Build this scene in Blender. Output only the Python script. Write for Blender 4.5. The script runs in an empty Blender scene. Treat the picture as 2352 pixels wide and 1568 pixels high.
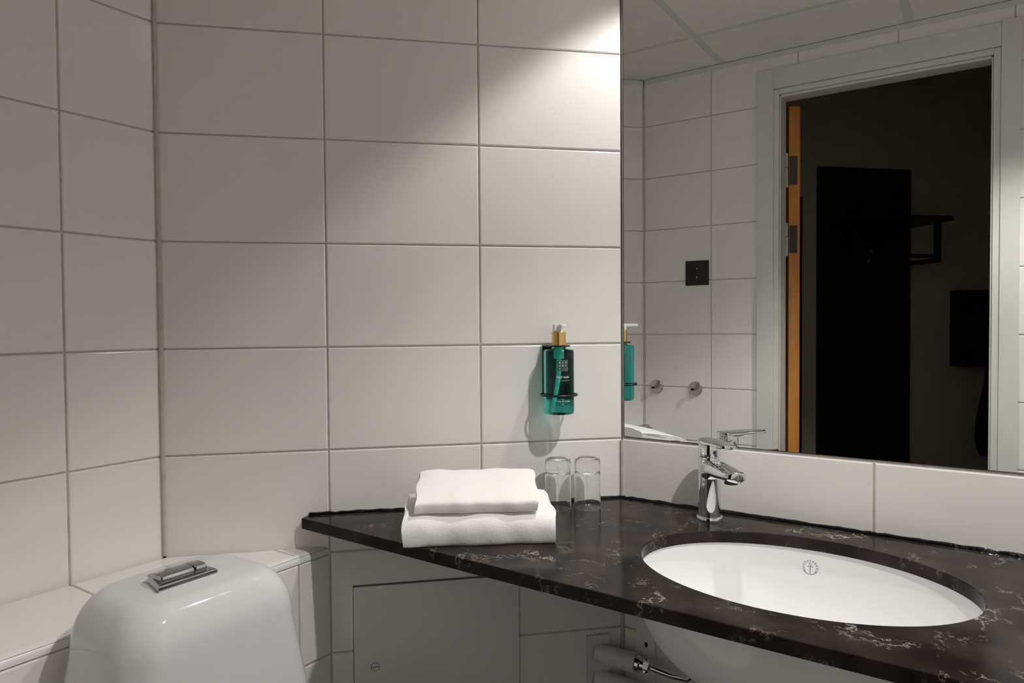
import bpy, bmesh, math, random
from mathutils import Vector, Matrix
from mathutils.bvhtree import BVHTree

random.seed(7)
SC = bpy.context.scene
COL = SC.collection
R2 = math.sqrt(.5)

# ------------------------------------------------------------------ camera
F_PX = 1587.345
cam_d = bpy.data.cameras.new('camera')
cam_d.sensor_width = 36.0
cam_d.lens = F_PX * 36.0 / 2352.0
cam_d.clip_start = 0.005
cam = bpy.data.objects.new('camera', cam_d)
COL.objects.link(cam)
CAM = Vector((1.2605, -1.32794, 1.21623))
YAW, PIT, ROL = -0.597536, -0.0245531, -0.00727847
fw = Vector((math.sin(YAW) * math.cos(PIT), math.cos(YAW) * math.cos(PIT), math.sin(PIT)))
r0 = Vector((math.cos(YAW), -math.sin(YAW), 0))
u0 = r0.cross(fw)
RV = math.cos(ROL) * r0 + math.sin(ROL) * u0
UV = -math.sin(ROL) * r0 + math.cos(ROL) * u0
m = Matrix.Identity(4)
for i in range(3):
    m[i][0], m[i][1], m[i][2], m[i][3] = RV[i], UV[i], -fw[i], CAM[i]
cam.matrix_world = m
SC.camera = cam

# ------------------------------------------------------------------ world, exposure
w = bpy.data.worlds.new('world')
SC.world = w
w.use_nodes = True
w.node_tree.nodes['Background'].inputs[0].default_value = (1.0, .82, .62, 1)
w.node_tree.nodes['Background'].inputs[1].default_value = .004
vs = SC.view_settings
vs.view_transform = 'Standard'
vs.look = 'None'
vs.exposure = 0.06
vs.gamma = 1.0
vs.use_curve_mapping = False
SC.cycles.max_bounces = 14
SC.cycles.diffuse_bounces = 6
SC.cycles.glossy_bounces = 8
SC.cycles.transmission_bounces = 12
SC.cycles.transparent_max_bounces = 12
SC.cycles.sample_clamp_indirect = 6.0

# the room's lamps: (x, y, watts, full cone angle in degrees, blend)
SPOTS = [(.945, -.085, 21.5, 104, .3), (1.45, -.58, 44.0, 112, .5)]
LAMP_COLOUR = (1.0, .97, .935)

# ------------------------------------------------------------------ dimensions
CEIL = 2.156
A = .6351            # the corner wall runs from (A, 0) to (0, -A)
WB = A / R2          # its length
D = 1.1903           # door wall at y = -D
C2 = .1713           # small corner wall between left wall and door wall
XR = 2.05            # end wall
ROWS = [-.025 + .2 * i for i in range(12)]   # tile joints, .975 is one of them
ZC = .85             # worktop

# ------------------------------------------------------------------ materials
MATS = {}
def mat(name, col, rough=.5, metal=0.0, spec=.5, trans=0.0, ior=1.45, sheen=0.0, coat=0.0, sss=0.0):
    if name in MATS: return MATS[name]
    m = bpy.data.materials.new(name)
    m.use_nodes = True
    b = m.node_tree.nodes['Principled BSDF']
    b.inputs['Base Color'].default_value = (*col, 1)
    b.inputs['Roughness'].default_value = rough
    b.inputs['Metallic'].default_value = metal
    b.inputs['Specular IOR Level'].default_value = spec
    b.inputs['Transmission Weight'].default_value = trans
    b.inputs['IOR'].default_value = ior
    b.inputs['Sheen Weight'].default_value = sheen
    b.inputs['Coat Weight'].default_value = coat
    MATS[name] = m
    return m

def nodes(m):
    nt = m.node_tree
    return nt, nt.nodes['Principled BSDF'], nt.nodes.new, nt.links.new

def add_bump(m, scale, strength, dist=.001, detail=3.0, kind='noise', coord='Object', stretch=None):
    nt, b, N, L = nodes(m)
    tc = N('ShaderNodeTexCoord'); src = tc.outputs[coord]
    if stretch:
        mp = N('ShaderNodeMapping'); mp.inputs['Scale'].default_value = stretch
        L(src, mp.inputs[0]); src = mp.outputs[0]
    t = N('ShaderNodeTexNoise'); t.inputs['Scale'].default_value = scale; t.inputs['Detail'].default_value = detail
    L(src, t.inputs['Vector'])
    bp = N('ShaderNodeBump'); bp.inputs['Strength'].default_value = strength; bp.inputs['Distance'].default_value = dist
    L(t.outputs[0], bp.inputs['Height']); L(bp.outputs[0], b.inputs['Normal'])
    return m

def add_mottle(m, c1, c2, scale, detail=4.0):
    nt, b, N, L = nodes(m)
    tc = N('ShaderNodeTexCoord')
    t = N('ShaderNodeTexNoise'); t.inputs['Scale'].default_value = scale; t.inputs['Detail'].default_value = detail
    r = N('ShaderNodeValToRGB')
    r.color_ramp.elements[0].position = .35; r.color_ramp.elements[0].color = (*c1, 1)
    r.color_ramp.elements[1].position = .65; r.color_ramp.elements[1].color = (*c2, 1)
    L(tc.outputs['Object'], t.inputs['Vector']); L(t.outputs[0], r.inputs[0]); L(r.outputs[0], b.inputs['Base Color'])
    return m

M_TILE = add_bump(mat('glazed_white_tile', (.82, .795, .775), .16), 9, .10, .002, 2, stretch=(1, 1, .25))
M_GROUT = add_mottle(mat('grey_grout', (.50, .47, .44), .8), (.46, .43, .40), (.54, .51, .475), 40)
M_CERAMIC = mat('white_ceramic', (.62, .625, .63), .07)
M_BASIN = mat('white_basin_ceramic', (.84, .84, .845), .06)
M_CHROME = mat('chrome', (.80, .81, .83), .04, 1.0)
M_DCHROME = mat('dark_chrome', (.52, .53, .55), .05, 1.0)
M_STEEL = mat('brushed_steel', (.55, .53, .50), .28, 1.0)
M_BRASS = add_bump(mat('brushed_gold', (.78, .52, .20), .28, 1.0), 60, .2, .0003, 2, stretch=(1, 1, .05))
M_BLACK = mat('black_metal', (.012, .012, .013), .32)
M_BLACKP = mat('black_plastic', (.014, .014, .015), .35)
M_WHITEP = mat('white_plastic', (.80, .79, .78), .25)
M_GREYP = mat('white_pipe_plastic', (.66, .66, .67), .35)
M_CAULK = add_bump(mat('black_caulk', (.006, .006, .007), .12), 70, .8, .002, 2)
M_MIRROR = mat('mirror_glass', (.86, .88, .87), 0.0, 1.0)
M_MIRROR_EDGE = mat('mirror_edge', (.05, .045, .04), .3)
M_CEIL = add_bump(add_mottle(mat('ceiling_board', (.80, .78, .74), .85), (.78, .76, .72), (.82, .80, .76), 30), 220, .15, .001)
M_CEILBAR = mat('ceiling_bar', (.66, .65, .61), .5)
M_FRAME = add_bump(mat('white_painted_wood', (.66, .645, .62), .35), 120, .05, .0005)
M_HALL = add_mottle(mat('hall_paint', (.52, .46, .38), .9), (.50, .44, .36), (.54, .48, .40), 4)
M_HALLBLACK = mat('black_laminate', (.010, .010, .010), .4)
M_DARKCLOTH = mat('dark_cloth', (.02, .018, .017), .9)
M_FLOOR = add_mottle(mat('grey_floor_tile', (.035, .035, .035), .4), (.03, .03, .03), (.042, .042, .041), 6)
M_CARPET = add_mottle(mat('hall_carpet', (.06, .055, .05), .95), (.05, .046, .042), (.075, .068, .06), 60)
M_GLASS = mat('clear_glass', (.99, 1.0, .995), 0.0, 0.0, .5, 1.0, 1.5)
M_BOTTLE = mat('teal_bottle', (.06, .55, .47), .02, 0.0, .5, 1.0, 1.36)
M_TUBE = mat('mint_tube', (.55, .95, .85), .3)
M_INK = mat('pale_print', (.78, .86, .82), .5)
M_INKDIM = mat('faint_print', (.16, .42, .36), .5)
M_LABEL = mat('dark_label', (.045, .075, .068), .4)
M_LABELB = mat('label_border', (.30, .42, .33), .4)
M_GOLDINK = mat('gold_print', (.62, .60, .28), .4)
M_EMBLEM = mat('grey_emblem_print', (.30, .31, .35), .4)
M_DARK = mat('dark_gap', (.03, .028, .026), .8)
M_PANEL = add_bump(mat('white_hatch_lacquer', (.78, .76, .745), .35), 200, .05, .0004)

def wood_mat():
    m = mat('orange_wood', (.42, .17, .035), .4)
    nt, b, N, L = nodes(m)
    tc = N('ShaderNodeTexCoord'); mp = N('ShaderNodeMapping'); mp.inputs['Scale'].default_value = (40, 40, 2)
    t = N('ShaderNodeTexNoise'); t.inputs['Scale'].default_value = 2; t.inputs['Detail'].default_value = 6
    r = N('ShaderNodeValToRGB')
    r.color_ramp.elements[0].position = .3; r.color_ramp.elements[0].color = (.46, .175, .025, 1)
    r.color_ramp.elements[1].position = .7; r.color_ramp.elements[1].color = (.60, .25, .042, 1)
    L(tc.outputs['Object'], mp.inputs[0]); L(mp.outputs[0], t.inputs['Vector']); L(t.outputs[0], r.inputs[0]); L(r.outputs[0], b.inputs['Base Color'])
    return m
M_WOOD = wood_mat()

def stone_mat():
    m = mat('dark_veined_stone', (.03, .026, .024), .13, spec=.17, ior=1.32)
    nt, b, N, L = nodes(m)
    tc = N('ShaderNodeTexCoord')
    # base mottling
    n1 = N('ShaderNodeTexNoise'); n1.inputs['Scale'].default_value = 14; n1.inputs['Detail'].default_value = 6
    L(tc.outputs['Object'], n1.inputs['Vector'])
    r1 = N('ShaderNodeValToRGB')
    r1.color_ramp.elements[0].position = .35; r1.color_ramp.elements[0].color = (.014, .0108, .0098, 1)
    r1.color_ramp.elements[1].position = .68; r1.color_ramp.elements[1].color = (.036, .0285, .0255, 1)
    L(n1.outputs[0], r1.inputs[0])
    # distorted coordinates for the veins
    nd = N('ShaderNodeTexNoise'); nd.inputs['Scale'].default_value = 22; nd.inputs['Detail'].default_value = 8; nd.inputs['Roughness'].default_value = .65
    L(tc.outputs['Object'], nd.inputs['Vector'])
    mx = N('ShaderNodeMixRGB'); mx.blend_type = 'LINEAR_LIGHT'; mx.inputs[0].default_value = .075
    L(tc.outputs['Object'], mx.inputs[1]); L(nd.outputs['Color'], mx.inputs[2])
    col = r1.outputs[0]
    for sc, wid, thr, tint in ((7.5, .020, .50, (.62, .58, .52)), (16, .030, .54, (.42, .36, .28))):
        v = N('ShaderNodeTexVoronoi'); v.feature = 'DISTANCE_TO_EDGE'; v.inputs['Scale'].default_value = sc
        L(mx.outputs[0], v.inputs['Vector'])
        rv = N('ShaderNodeValToRGB')
        rv.color_ramp.elements[0].position = 0; rv.color_ramp.elements[0].color = (1, 1, 1, 1)
        rv.color_ramp.elements[1].position = wid; rv.color_ramp.elements[1].color = (0, 0, 0, 1)
        L(v.outputs['Distance'], rv.inputs[0])
        nm = N('ShaderNodeTexNoise'); nm.inputs['Scale'].default_value = sc * 1.3; nm.inputs['Detail'].default_value = 5
        mp = N('ShaderNodeMapping'); mp.inputs['Location'].default_value = (sc, 3.1, 1.7)
        L(tc.outputs['Object'], mp.inputs[0]); L(mp.outputs[0], nm.inputs['Vector'])
        rm = N('ShaderNodeValToRGB')
        rm.color_ramp.elements[0].position = thr; rm.color_ramp.elements[0].color = (0, 0, 0, 1)
        rm.color_ramp.elements[1].position = thr + .16; rm.color_ramp.elements[1].color = (.62, .62, .62, 1)
        L(nm.outputs[0], rm.inputs[0])
        mu = N('ShaderNodeMath'); mu.operation = 'MULTIPLY'
        L(rv.outputs[0], mu.inputs[0]); L(rm.outputs[0], mu.inputs[1])
        mc = N('ShaderNodeMixRGB'); mc.inputs[2].default_value = (*tint, 1)
        L(mu.outputs[0], mc.inputs[0]); L(col, mc.inputs[1])
        col = mc.outputs[0]
    L(col, b.inputs['Base Color'])
    return m
M_STONE = stone_mat()

def towel_mat(name, ribs):
    m = mat(name, (.86, .85, .835), .95, sheen=.4)
    nt, b, N, L = nodes(m)
    tc = N('ShaderNodeTexCoord')
    t = N('ShaderNodeTexNoise'); t.inputs['Scale'].default_value = 420; t.inputs['Detail'].default_value = 3
    L(tc.outputs['Object'], t.inputs['Vector'])
    t2 = N('ShaderNodeTexNoise'); t2.inputs['Scale'].default_value = 70; t2.inputs['Detail'].default_value = 4
    L(tc.outputs['Object'], t2.inputs['Vector'])
    ad = N('ShaderNodeMath'); ad.operation = 'ADD'
    L(t.outputs[0], ad.inputs[0]); L(t2.outputs[0], ad.inputs[1])
    h = ad.outputs[0]
    bp = N('ShaderNodeBump'); bp.inputs['Strength'].default_value = .45; bp.inputs['Distance'].default_value = .0012
    L(h, bp.inputs['Height']); L(bp.outputs[0], b.inputs['Normal'])
    return m
M_TOWEL = towel_mat('white_terry', False)

# ------------------------------------------------------------------ mesh helpers
class MB:
    def __init__(self): self.v = []; self.f = []; self.fm = []
    def add(self, vs, fs):
        o = len(self.v); self.v += [tuple(p) for p in vs]; self.f += [tuple(i + o for i in f) for f in fs]; return self
    def box(self, x0, x1, y0, y1, z0, z1):
        vs = [(x, y, z) for z in (z0, z1) for y in (y0, y1) for x in (x0, x1)]
        return self.add(vs, [(0, 2, 3, 1), (4, 5, 7, 6), (0, 1, 5, 4), (2, 6, 7, 3), (0, 4, 6, 2), (1, 3, 7, 5)])
    def rbox(self, x0, x1, y0, y1, z0, z1, b=.002):
        # box with chamfered edges
        bm = bmesh.new()
        bmesh.ops.create_cube(bm, size=1)
        for v in bm.verts:
            v.co = Vector(((x0 + x1) / 2 + v.co.x * (x1 - x0), (y0 + y1) / 2 + v.co.y * (y1 - y0), (z0 + z1) / 2 + v.co.z * (z1 - z0)))
        bmesh.ops.bevel(bm, geom=list(bm.edges), offset=b, segments=2, affect='EDGES', profile=.6)
        bm.verts.index_update()
        self.add([v.co for v in bm.verts], [tuple(v.index for v in f.verts) for f in bm.faces]); bm.free()
        return self
    def prism(self, poly, z0, z1):
        n = len(poly)
        return self.add([(x, y, z0) for x, y in poly] + [(x, y, z1) for x, y in poly],
                        [tuple(range(n - 1, -1, -1)), tuple(range(n, 2 * n))] + [(i, (i + 1) % n, n + (i + 1) % n, n + i) for i in range(n)])
    def rings(self, rings, cap0=True, cap1=True, loop=True):
        n = len(rings[0]); fs = []
        vs = [p for r in rings for p in r]
        for k in range(len(rings) - 1):
            for i in range(n if loop else n - 1):
                j = (i + 1) % n
                fs.append((k * n + i, k * n + j, (k + 1) * n + j, (k + 1) * n + i))
        if cap0: fs.append(tuple(range(n - 1, -1, -1)))
        if cap1: fs.append(tuple(range((len(rings) - 1) * n, len(rings) * n)))
        return self.add(vs, fs)
    def lathe(self, prof, n=32, cx=0, cy=0, cap0=True, cap1=True):
        return self.rings([[(cx + r * math.cos(2 * math.pi * i / n), cy + r * math.sin(2 * math.pi * i / n), z) for i in range(n)] for r, z in prof], cap0, cap1)
    def tube(self, path, r, n=12, closed=False):
        P = [Vector(p) for p in path]; rr = []
        prev = None
        for i, p in enumerate(P):
            if closed: t = (P[(i + 1) % len(P)] - P[i - 1]).normalized()
            else: t = (P[min(i + 1, len(P) - 1)] - P[max(i - 1, 0)]).normalized()
            if prev is None:
                a = Vector((0, 0, 1)) if abs(t.z) < .9 else Vector((1, 0, 0))
                u = t.cross(a).normalized()
            else:
                u = (prev - t * prev.dot(t)).normalized()
            prev = u; v = t.cross(u)
            ra = r[i] if isinstance(r, (list, tuple)) else r
            rr.append([tuple(p + ra * (math.cos(2 * math.pi * k / n) * u + math.sin(2 * math.pi * k / n) * v)) for k in range(n)])
        if closed:
            rr.append(rr[0]); return self.rings(rr, False, False)
        return self.rings(rr)
    def mesh(self, name, m, smooth=False, angle=None):
        me = bpy.data.meshes.new(name)
        me.from_pydata(self.v, [], self.f); me.update()
        bm = bmesh.new(); bm.from_mesh(me)
        bmesh.ops.remove_doubles(bm, verts=bm.verts, dist=1e-6)
        bmesh.ops.recalc_face_normals(bm, faces=bm.faces)
        bm.to_mesh(me); bm.free()
        if m: me.materials.append(m)
        if smooth:
            me.shade_smooth()
            if angle: me.set_sharp_from_angle(angle=math.radians(angle))
        return me
    def build(self, name, m, parent=None, smooth=False, angle=40, loc=None, rz=0):
        return obj(name, self.mesh(name, m, smooth, angle), parent, loc, rz)

def obj(name, me, parent=None, loc=None, rz=0):
    o = bpy.data.objects.new(name, me); COL.objects.link(o)
    if parent: o.parent = parent
    if loc: o.location = loc
    if rz: o.rotation_euler = (0, 0, rz)
    return o

def thing(name, label, cat, loc=(0, 0, 0), rz=0, group=None):
    o = bpy.data.objects.new(name, None); COL.objects.link(o)
    o.empty_display_size = .05
    o.location = loc; o.rotation_euler = (0, 0, rz)
    return tag(o, label, cat, group)
def tag(o, label, cat=None, group=None):
    o['label'] = label
    if cat: o['category'] = cat
    if group: o['group'] = group
    return o
def struct(o, label=None):
    o['kind'] = 'structure'
    if label: o['label'] = label
    return o

def inset(poly, d):
    n = len(poly); out = []
    for i in range(n):
        p0, p1, p2 = Vector(poly[i - 1]), Vector(poly[i]), Vector(poly[(i + 1) % n])
        e1 = (p1 - p0).normalized(); e2 = (p2 - p1).normalized()
        n1 = Vector((-e1.y, e1.x)); n2 = Vector((-e2.y, e2.x))
        k = 1 + n1.dot(n2)
        out.append(tuple(p1 + (n1 + n2) * (d / max(k, .15))))
    return out

TILES = {}
def tile_mesh(poly, th=.008, b=.0022):
    """polygon (counter-clockwise in u,v) as a glazed tile: local x = u, z = v, front at y = 0"""
    key = tuple((round(x, 4), round(z, 4)) for x, z in poly)
    if key in TILES: return TILES[key]
    mb = MB(); i1 = inset(poly, b * .35); i2 = inset(poly, b)
    R = [[(x, -th, z) for x, z in poly], [(x, -b * .9, z) for x, z in poly], [(x, -b * .3, z) for x, z in i1], [(x, 0, z) for x, z in i2]]
    mb.rings(R, False, True)
    me = mb.mesh('tile', M_TILE, True, 20)
    TILES[key] = me
    return me

def tile_wall(name, start, rz, length, xs, zs, label=None, skip=None, polys=(), th=.06, slab=None, gap=.0030):
    """wall with separate tiles; local x along the wall, local y into the room"""
    if slab is None: slab = [(0, length, 0, CEIL)]
    mb = MB()
    for x0, x1, z0, z1 in slab: mb.box(x0, x1, -th, -.0025, z0, z1)
    wl = struct(mb.build(name, M_GROUT, None, loc=(*start, 0), rz=rz), label)
    g = gap / 2
    for i in range(len(xs) - 1):
        for j in range(len(zs) - 1):
            x0, x1, z0, z1 = xs[i] + g, xs[i + 1] - g, zs[j] + g, zs[j + 1] - g
            if x1 - x0 < .012 or z1 - z0 < .012: continue
            if skip and skip(xs[i], xs[i + 1], zs[j], zs[j + 1]): continue
            w_, h_ = x1 - x0, z1 - z0
            obj('tile', tile_mesh([(0, 0), (w_, 0), (w_, h_), (0, h_)]), wl, (x0, 0, z0))
    for p in polys:
        ox, oz = p[0]
        q = inset([(x - ox, z - oz) for x, z in p], g)
        obj('tile', tile_mesh(q), wl, (ox, 0, oz))
    return wl

ZS = [max(0, z) for z in ROWS if z < CEIL] + [CEIL - .004]
def joints(first, step, length):
    xs = [0.0]; x = first
    while x < length - .004:
        if x > .004: xs.append(x)
        x += step
    return xs + [length]

# ------------------------------------------------------------------ the room shell
# corner wall with the soap bottle (from the mirror corner to the left corner)
wall_back = tile_wall('wall_back', (A, 0), math.radians(-135), WB, [0, WB / 3, 2 * WB / 3, WB], ZS, 'white tiled wall behind the towels and the soap bottle')
wall_left = tile_wall('wall_left', (0, -A), math.radians(-90), D - C2 - A, joints(.162, .3, D - C2 - A), [z for z in ZS if z > .77], 'white tiled wall behind the toilet')
wall_corner = tile_wall('wall_corner', (0, -(D - C2)), math.radians(-45), C2 / R2, [0, C2 / R2], [z for z in ZS if z > .77], 'narrow white tiled corner wall')
# mirror wall: local x runs from the end wall towards the corner
LM = XR - A
def mx(x): return XR - x
xs_m = sorted(set([0, LM] + [mx(1.108 + .3 * k) for k in range(-1, 4) if 0 < mx(1.108 + .3 * k) < LM]))
MIR_X1 = 1.72
wall_right = tile_wall('wall_right', (XR, 0), math.radians(180), LM, xs_m, ZS, 'white tiled wall carrying the mirror',
                       skip=lambda a, b, c, d: c > .97 and b > mx(MIR_X1) + .1)
# door wall with its opening
OX0, OX1, OZ = .625, 1.325, 2.06
LD = XR - C2
def dx(x): return x - C2
xs_d = joints(.4338 - C2, .3, LD)
def skip_d(a, b, c, d):
    a, b = a + C2, b + C2
    return b > OX0 and a < OX1
pol = []
zt = CEIL - .004
jd = [x + C2 for x in xs_d]
for j in range(len(ZS) - 1):
    z0, z1 = ZS[j], ZS[j + 1]
    for i in range(len(jd) - 1):
        a, b = jd[i], jd[i + 1]
        if not (b > OX0 and a < OX1): continue
        if z1 <= OZ:
            if a < OX0 - .02: pol.append([(dx(a), z0), (dx(OX0), z0), (dx(OX0), z1), (dx(a), z1)])
            if b > OX1 + .02: pol.append([(dx(OX1), z0), (dx(b), z0), (dx(b), z1), (dx(OX1), z1)])
        else:
            if a < OX0: pol.append([(dx(a), z0), (dx(OX0), z0), (dx(OX0), OZ), (dx(b), OZ), (dx(b), z1), (dx(a), z1)])
            elif b > OX1: pol.append([(dx(a), OZ), (dx(OX1), OZ), (dx(OX1), z0), (dx(b), z0), (dx(b), z1), (dx(a), z1)])
            else: pol.append([(dx(a), OZ), (dx(b), OZ), (dx(b), z1), (dx(a), z1)])
wall_door = tile_wall('wall_door', (C2, -D), 0, LD, xs_d, ZS, 'white tiled wall around the doorway', skip=skip_d, polys=pol, th=.10,
                      slab=[(0, dx(OX0), 0, CEIL), (dx(OX1), LD, 0, CEIL), (dx(OX0), dx(OX1), OZ, CEIL)])
wall_end = tile_wall('wall_end', (XR, -D), math.radians(90), D, joints(.3, .3, D), ZS, 'white tiled end wall')

# silicone beads in the room's vertical corners
def corner_bead(n, x, y, z0, z1):
    struct(MB().lathe([(.0042, z0), (.0042, z1)], 8).build('trim_%d' % n, M_GROUT, None, True, loc=(x, y, 0)), 'grey silicone bead in a room corner')
corner_bead(1, .0022, -A - .001, .79, CEIL - .03); corner_bead(2, A + .001, -.0022, 0, .972); corner_bead(3, C2 + .001, -D + .0022, .79, CEIL - .03)
corner_bead(4, .0022, -(D - C2) + .001, .79, CEIL - .03)

# floor
struct(MB().prism([(A, 0), (0, -A), (0, -(D - C2)), (C2, -D), (XR, -D), (XR, 0)], -.05, 0).build('floor', M_FLOOR), 'grey bathroom floor')

# ceiling: bearers and lay-in boards
cl = struct(MB().prism([(A + .02, .03), (-.03, -A - .02), (-.03, -(D - C2)), (C2, -D - .06), (XR + .05, -D - .06), (XR + .05, .03)], CEIL + .012, CEIL + .05).build('ceiling', M_CEIL), 'suspended bathroom ceiling')
BX = [-.127, .4735, 1.064, 1.664, 2.264]
BY = [.30, -.305, -.905, -1.505]
def clip_poly(poly, ax, val, keep_less):
    out = []
    for i in range(len(poly)):
        p, q = poly[i], poly[(i + 1) % len(poly)]
        fp = (p[ax] - val) * (1 if keep_less else -1); fq = (q[ax] - val) * (1 if keep_less else -1)
        if fp <= 0: out.append(p)
        if (fp < 0 < fq) or (fq < 0 < fp):
            t = fp / (fp - fq); out.append((p[0] + t * (q[0] - p[0]), p[1] + t * (q[1] - p[1])))
    return out
ROOM = [(A, 0), (0, -A), (0, -(D - C2)), (C2, -D), (XR, -D), (XR, 0)]
HB = .012
for i in range(len(BX) - 1):
    for j in range(len(BY) - 1):
        p = ROOM
        for ax, val, less in ((0, BX[i] + HB, False), (0, BX[i + 1] - HB, True), (1, BY[j] - HB, True), (1, BY[j + 1] + HB, False)):
            p = clip_poly(p, ax, val, less)
            if len(p) < 3: break
        if len(p) < 3: continue
        MB().prism(p, CEIL - .001, CEIL + .010).build('ceiling_panel', M_CEIL, cl)
for x in BX[1:-1]: MB().box(x - HB, x + HB, -D + .002, -.002, CEIL - .0022, CEIL + .011).build('ceiling_bar', M_CEILBAR, cl)
for y in BY[1:-1]: MB().box(.02 if y < -A else A + y + .02, XR - .002, y - HB, y + HB, CEIL - .0019, CEIL + .0105).build('ceiling_bar', M_CEILBAR, cl)
# wall angle along the ceiling edge
for i in range(len(ROOM)):
    p, q = Vector(ROOM[i]), Vector(ROOM[(i + 1) % len(ROOM)])
    e = (q - p).normalized(); nn = Vector((-e.y, e.x))
    mb = MB(); a_, b_ = p + e * .004, q - e * .004
    mb.prism([tuple(a_), tuple(b_), tuple(b_ + nn * .003), tuple(a_ + nn * .003)], CEIL - .020, CEIL - .003)
    mb.build('edge_trim', M_FRAME, cl)

# boxed-in ledge behind the toilet
LX = .212; LZ = .787
ledge = struct(MB().prism([(LX - .0025, -.423 - .0025), (.0, -A), (.0, -(D - C2)), (C2, -D), (LX - .0025, -D)], 0, LZ - .0025).build('wall_ledge', M_GROUT), 'low tiled box with a ledge behind the toilet')
lp = [(LX, -.423), (0.004, -A), (0.004, -(D - C2)), (C2, -D + .003), (LX, -D + .003)]
for y1, y0 in ((-.423, -.497), (-.497, -.797), (-.797, -1.097), (-1.097, -1.19)):
    p = clip_poly(clip_poly(lp, 1, y1, True), 1, y0, False)
    p = [(x if x < LX - .001 else LX - .010, y) for x, y in p]
    q = []
    for pt in p:
        if not q or (abs(pt[0] - q[-1][0]) + abs(pt[1] - q[-1][1])) > .002: q.append(pt)
    if (abs(q[0][0] - q[-1][0]) + abs(q[0][1] - q[-1][1])) < .002: q.pop()
    ar = sum(q[i][0] * q[(i + 1) % len(q)][1] - q[(i + 1) % len(q)][0] * q[i][1] for i in range(len(q)))
    if abs(ar) < .0008: continue
    if ar < 0: q = q[::-1]
    q = inset(q, .0017)
    i1 = inset(q, .0008); i2 = inset(q, .0022)
    MB().rings([[(x, y, LZ - .008) for x, y in q], [(x, y, LZ - .002) for x, y in q], [(x, y, LZ - .0006) for x, y in i1], [(x, y, LZ) for x, y in i2]], False, True).build('tile', M_TILE, ledge, True, 20)
# rounded edge strip
arc = [(LX - .010 + .010 * math.sin(a), LZ - .010 + .010 * math.cos(a)) for a in [math.radians(15 * k) for k in range(7)]]
prof = [(LX - .010, LZ - .012)] + arc + [(LX, LZ - .014), (LX - .010, LZ - .014)]
MB().rings([[(x, y, z) for x, z in prof] for y in (-D + .002, -.4235)]).build('edge_strip', M_WHITEP, ledge, True, 40)
zl = [0, .175, .375, .575, LZ - .015]
yl = [-D, -1.097, -.797, -.497, -.424]
for i in range(len(yl) - 1):
    for j in range(len(zl) - 1):
        w_, h_ = yl[i + 1] - yl[i] - .0034, zl[j + 1] - zl[j] - .0034
        t = obj('tile', tile_mesh([(0, 0), (w_, 0), (w_, h_), (0, h_)]), ledge, (LX, yl[i + 1] - .0017, zl[j] + .0017), math.radians(-90))

# ------------------------------------------------------------------ door, seen in the mirror
door = struct(thing('door_1', 'white framed doorway with an open wooden door', None, (0, 0, 0)))
for nm, b in (('casing', (.601, .656, -D, -D + .014, 0, 2.092)), ('casing', (1.301, 1.349, -D, -D + .014, 0, 2.098)), ('casing', (.656, 1.301, -D, -D + .013, 2.024, 2.094))):
    MB().rbox(*b, .002).build(nm, M_FRAME, door)
for b in ((.656, .674, -D - .10, -D + .006, 0, 2.023), (1.283, 1.301, -D - .10, -D + .006, 0, 2.023), (.674, 1.283, -D - .10, -D + .006, 2.005, 2.023)):
    MB().rbox(*b, .0015).build('lining', M_FRAME, door)
for b in ((.6742, .678, -D - .055, -D - .002, 0, 2.000), (1.278, 1.2828, -D - .055, -D - .002, 0, 2.000), (.678, 1.278, -D - .055, -D - .002, 1.996, 2.0045)):
    MB().rbox(*b, .0015).build('door_stop', M_FRAME, door)
lf = bpy.data.objects.new('door_leaf', None); COL.objects.link(lf); lf.parent = door
lf.location = (.681, -D - .112, 0); lf.rotation_euler = (0, 0, math.radians(-122))
# leaf local: x along the leaf, y across its thickness
MB().rbox(.001, .60, .0, .040, .012, 1.992, .002).build('leaf_panel', M_WOOD, lf)
for z0, z1 in ((1.700, 1.822), (1.455, 1.574), (.25, .37)):
    MB().lathe([(.0065, z0), (.0065, z0 + (z1 - z0) * .58)], 12, -.004, -.009).lathe([(.0058, z0 + (z1 - z0) * .6), (.0058, z1)], 12, -.004, -.009).build('hinge_pin', M_STEEL, lf, True)
    pl = MB().box(-.0012, .001, .002, .030, z0 + .012, z0 + (z1 - z0) * .93)
    pl.build('hinge_plate', mat('dull_hinge_steel', (.05, .044, .034), .6, .0), lf)
MB().tube([(.55, .040, 1.02), (.55, .085, 1.02), (.545, .092, 1.02), (.44, .094, 1.02)], .009).build('handle', M_STEEL, lf, True)

# ------------------------------------------------------------------ dark hall beyond the door
K = 1.80
def hp(t, off=0.0):   # point on the slanted hall wall, t along it, off towards the bathroom
    return Vector(((t * math.sqrt(2) - K) / 2 + off * R2, (-t * math.sqrt(2) - K) / 2 + off * R2))
h0 = hp(1.0)
RZH = math.radians(-45)
struct(MB().box(0, 3.2, -.08, 0, 0, 2.42).build('wall_hall', M_HALL, None, loc=(*h0, 0), rz=RZH), 'dark hall wall seen through the doorway')
struct(MB().prism([(-.35, -D - .10), (XR, -D - .10), (XR, -3.9), (-.4, -1.40)], -.05, 0).build('floor_hall', M_CARPET), 'dark hall floor')
struct(MB().prism([(-.35, -D - .10), (XR, -D - .10), (XR, -3.9), (-.4, -1.40)], 2.42, 2.47).build('ceiling_hall', M_HALL), 'hall ceiling')
struct(MB().box(C2 - .6, OX0, -D - .112, -D - .101, 0, 2.42).box(OX1, XR, -D - .112, -D - .101, 0, 2.42).box(OX0, OX1, -D - .112, -D - .101, OZ, 2.42).build('wall_hall_inner', M_HALL), 'hall side of the doorway wall')
struct(MB().box(XR, XR + .06, -3.9, -D - .10, 0, 2.42).build('wall_hall_end', M_HALL), 'far end of the hall')
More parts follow.
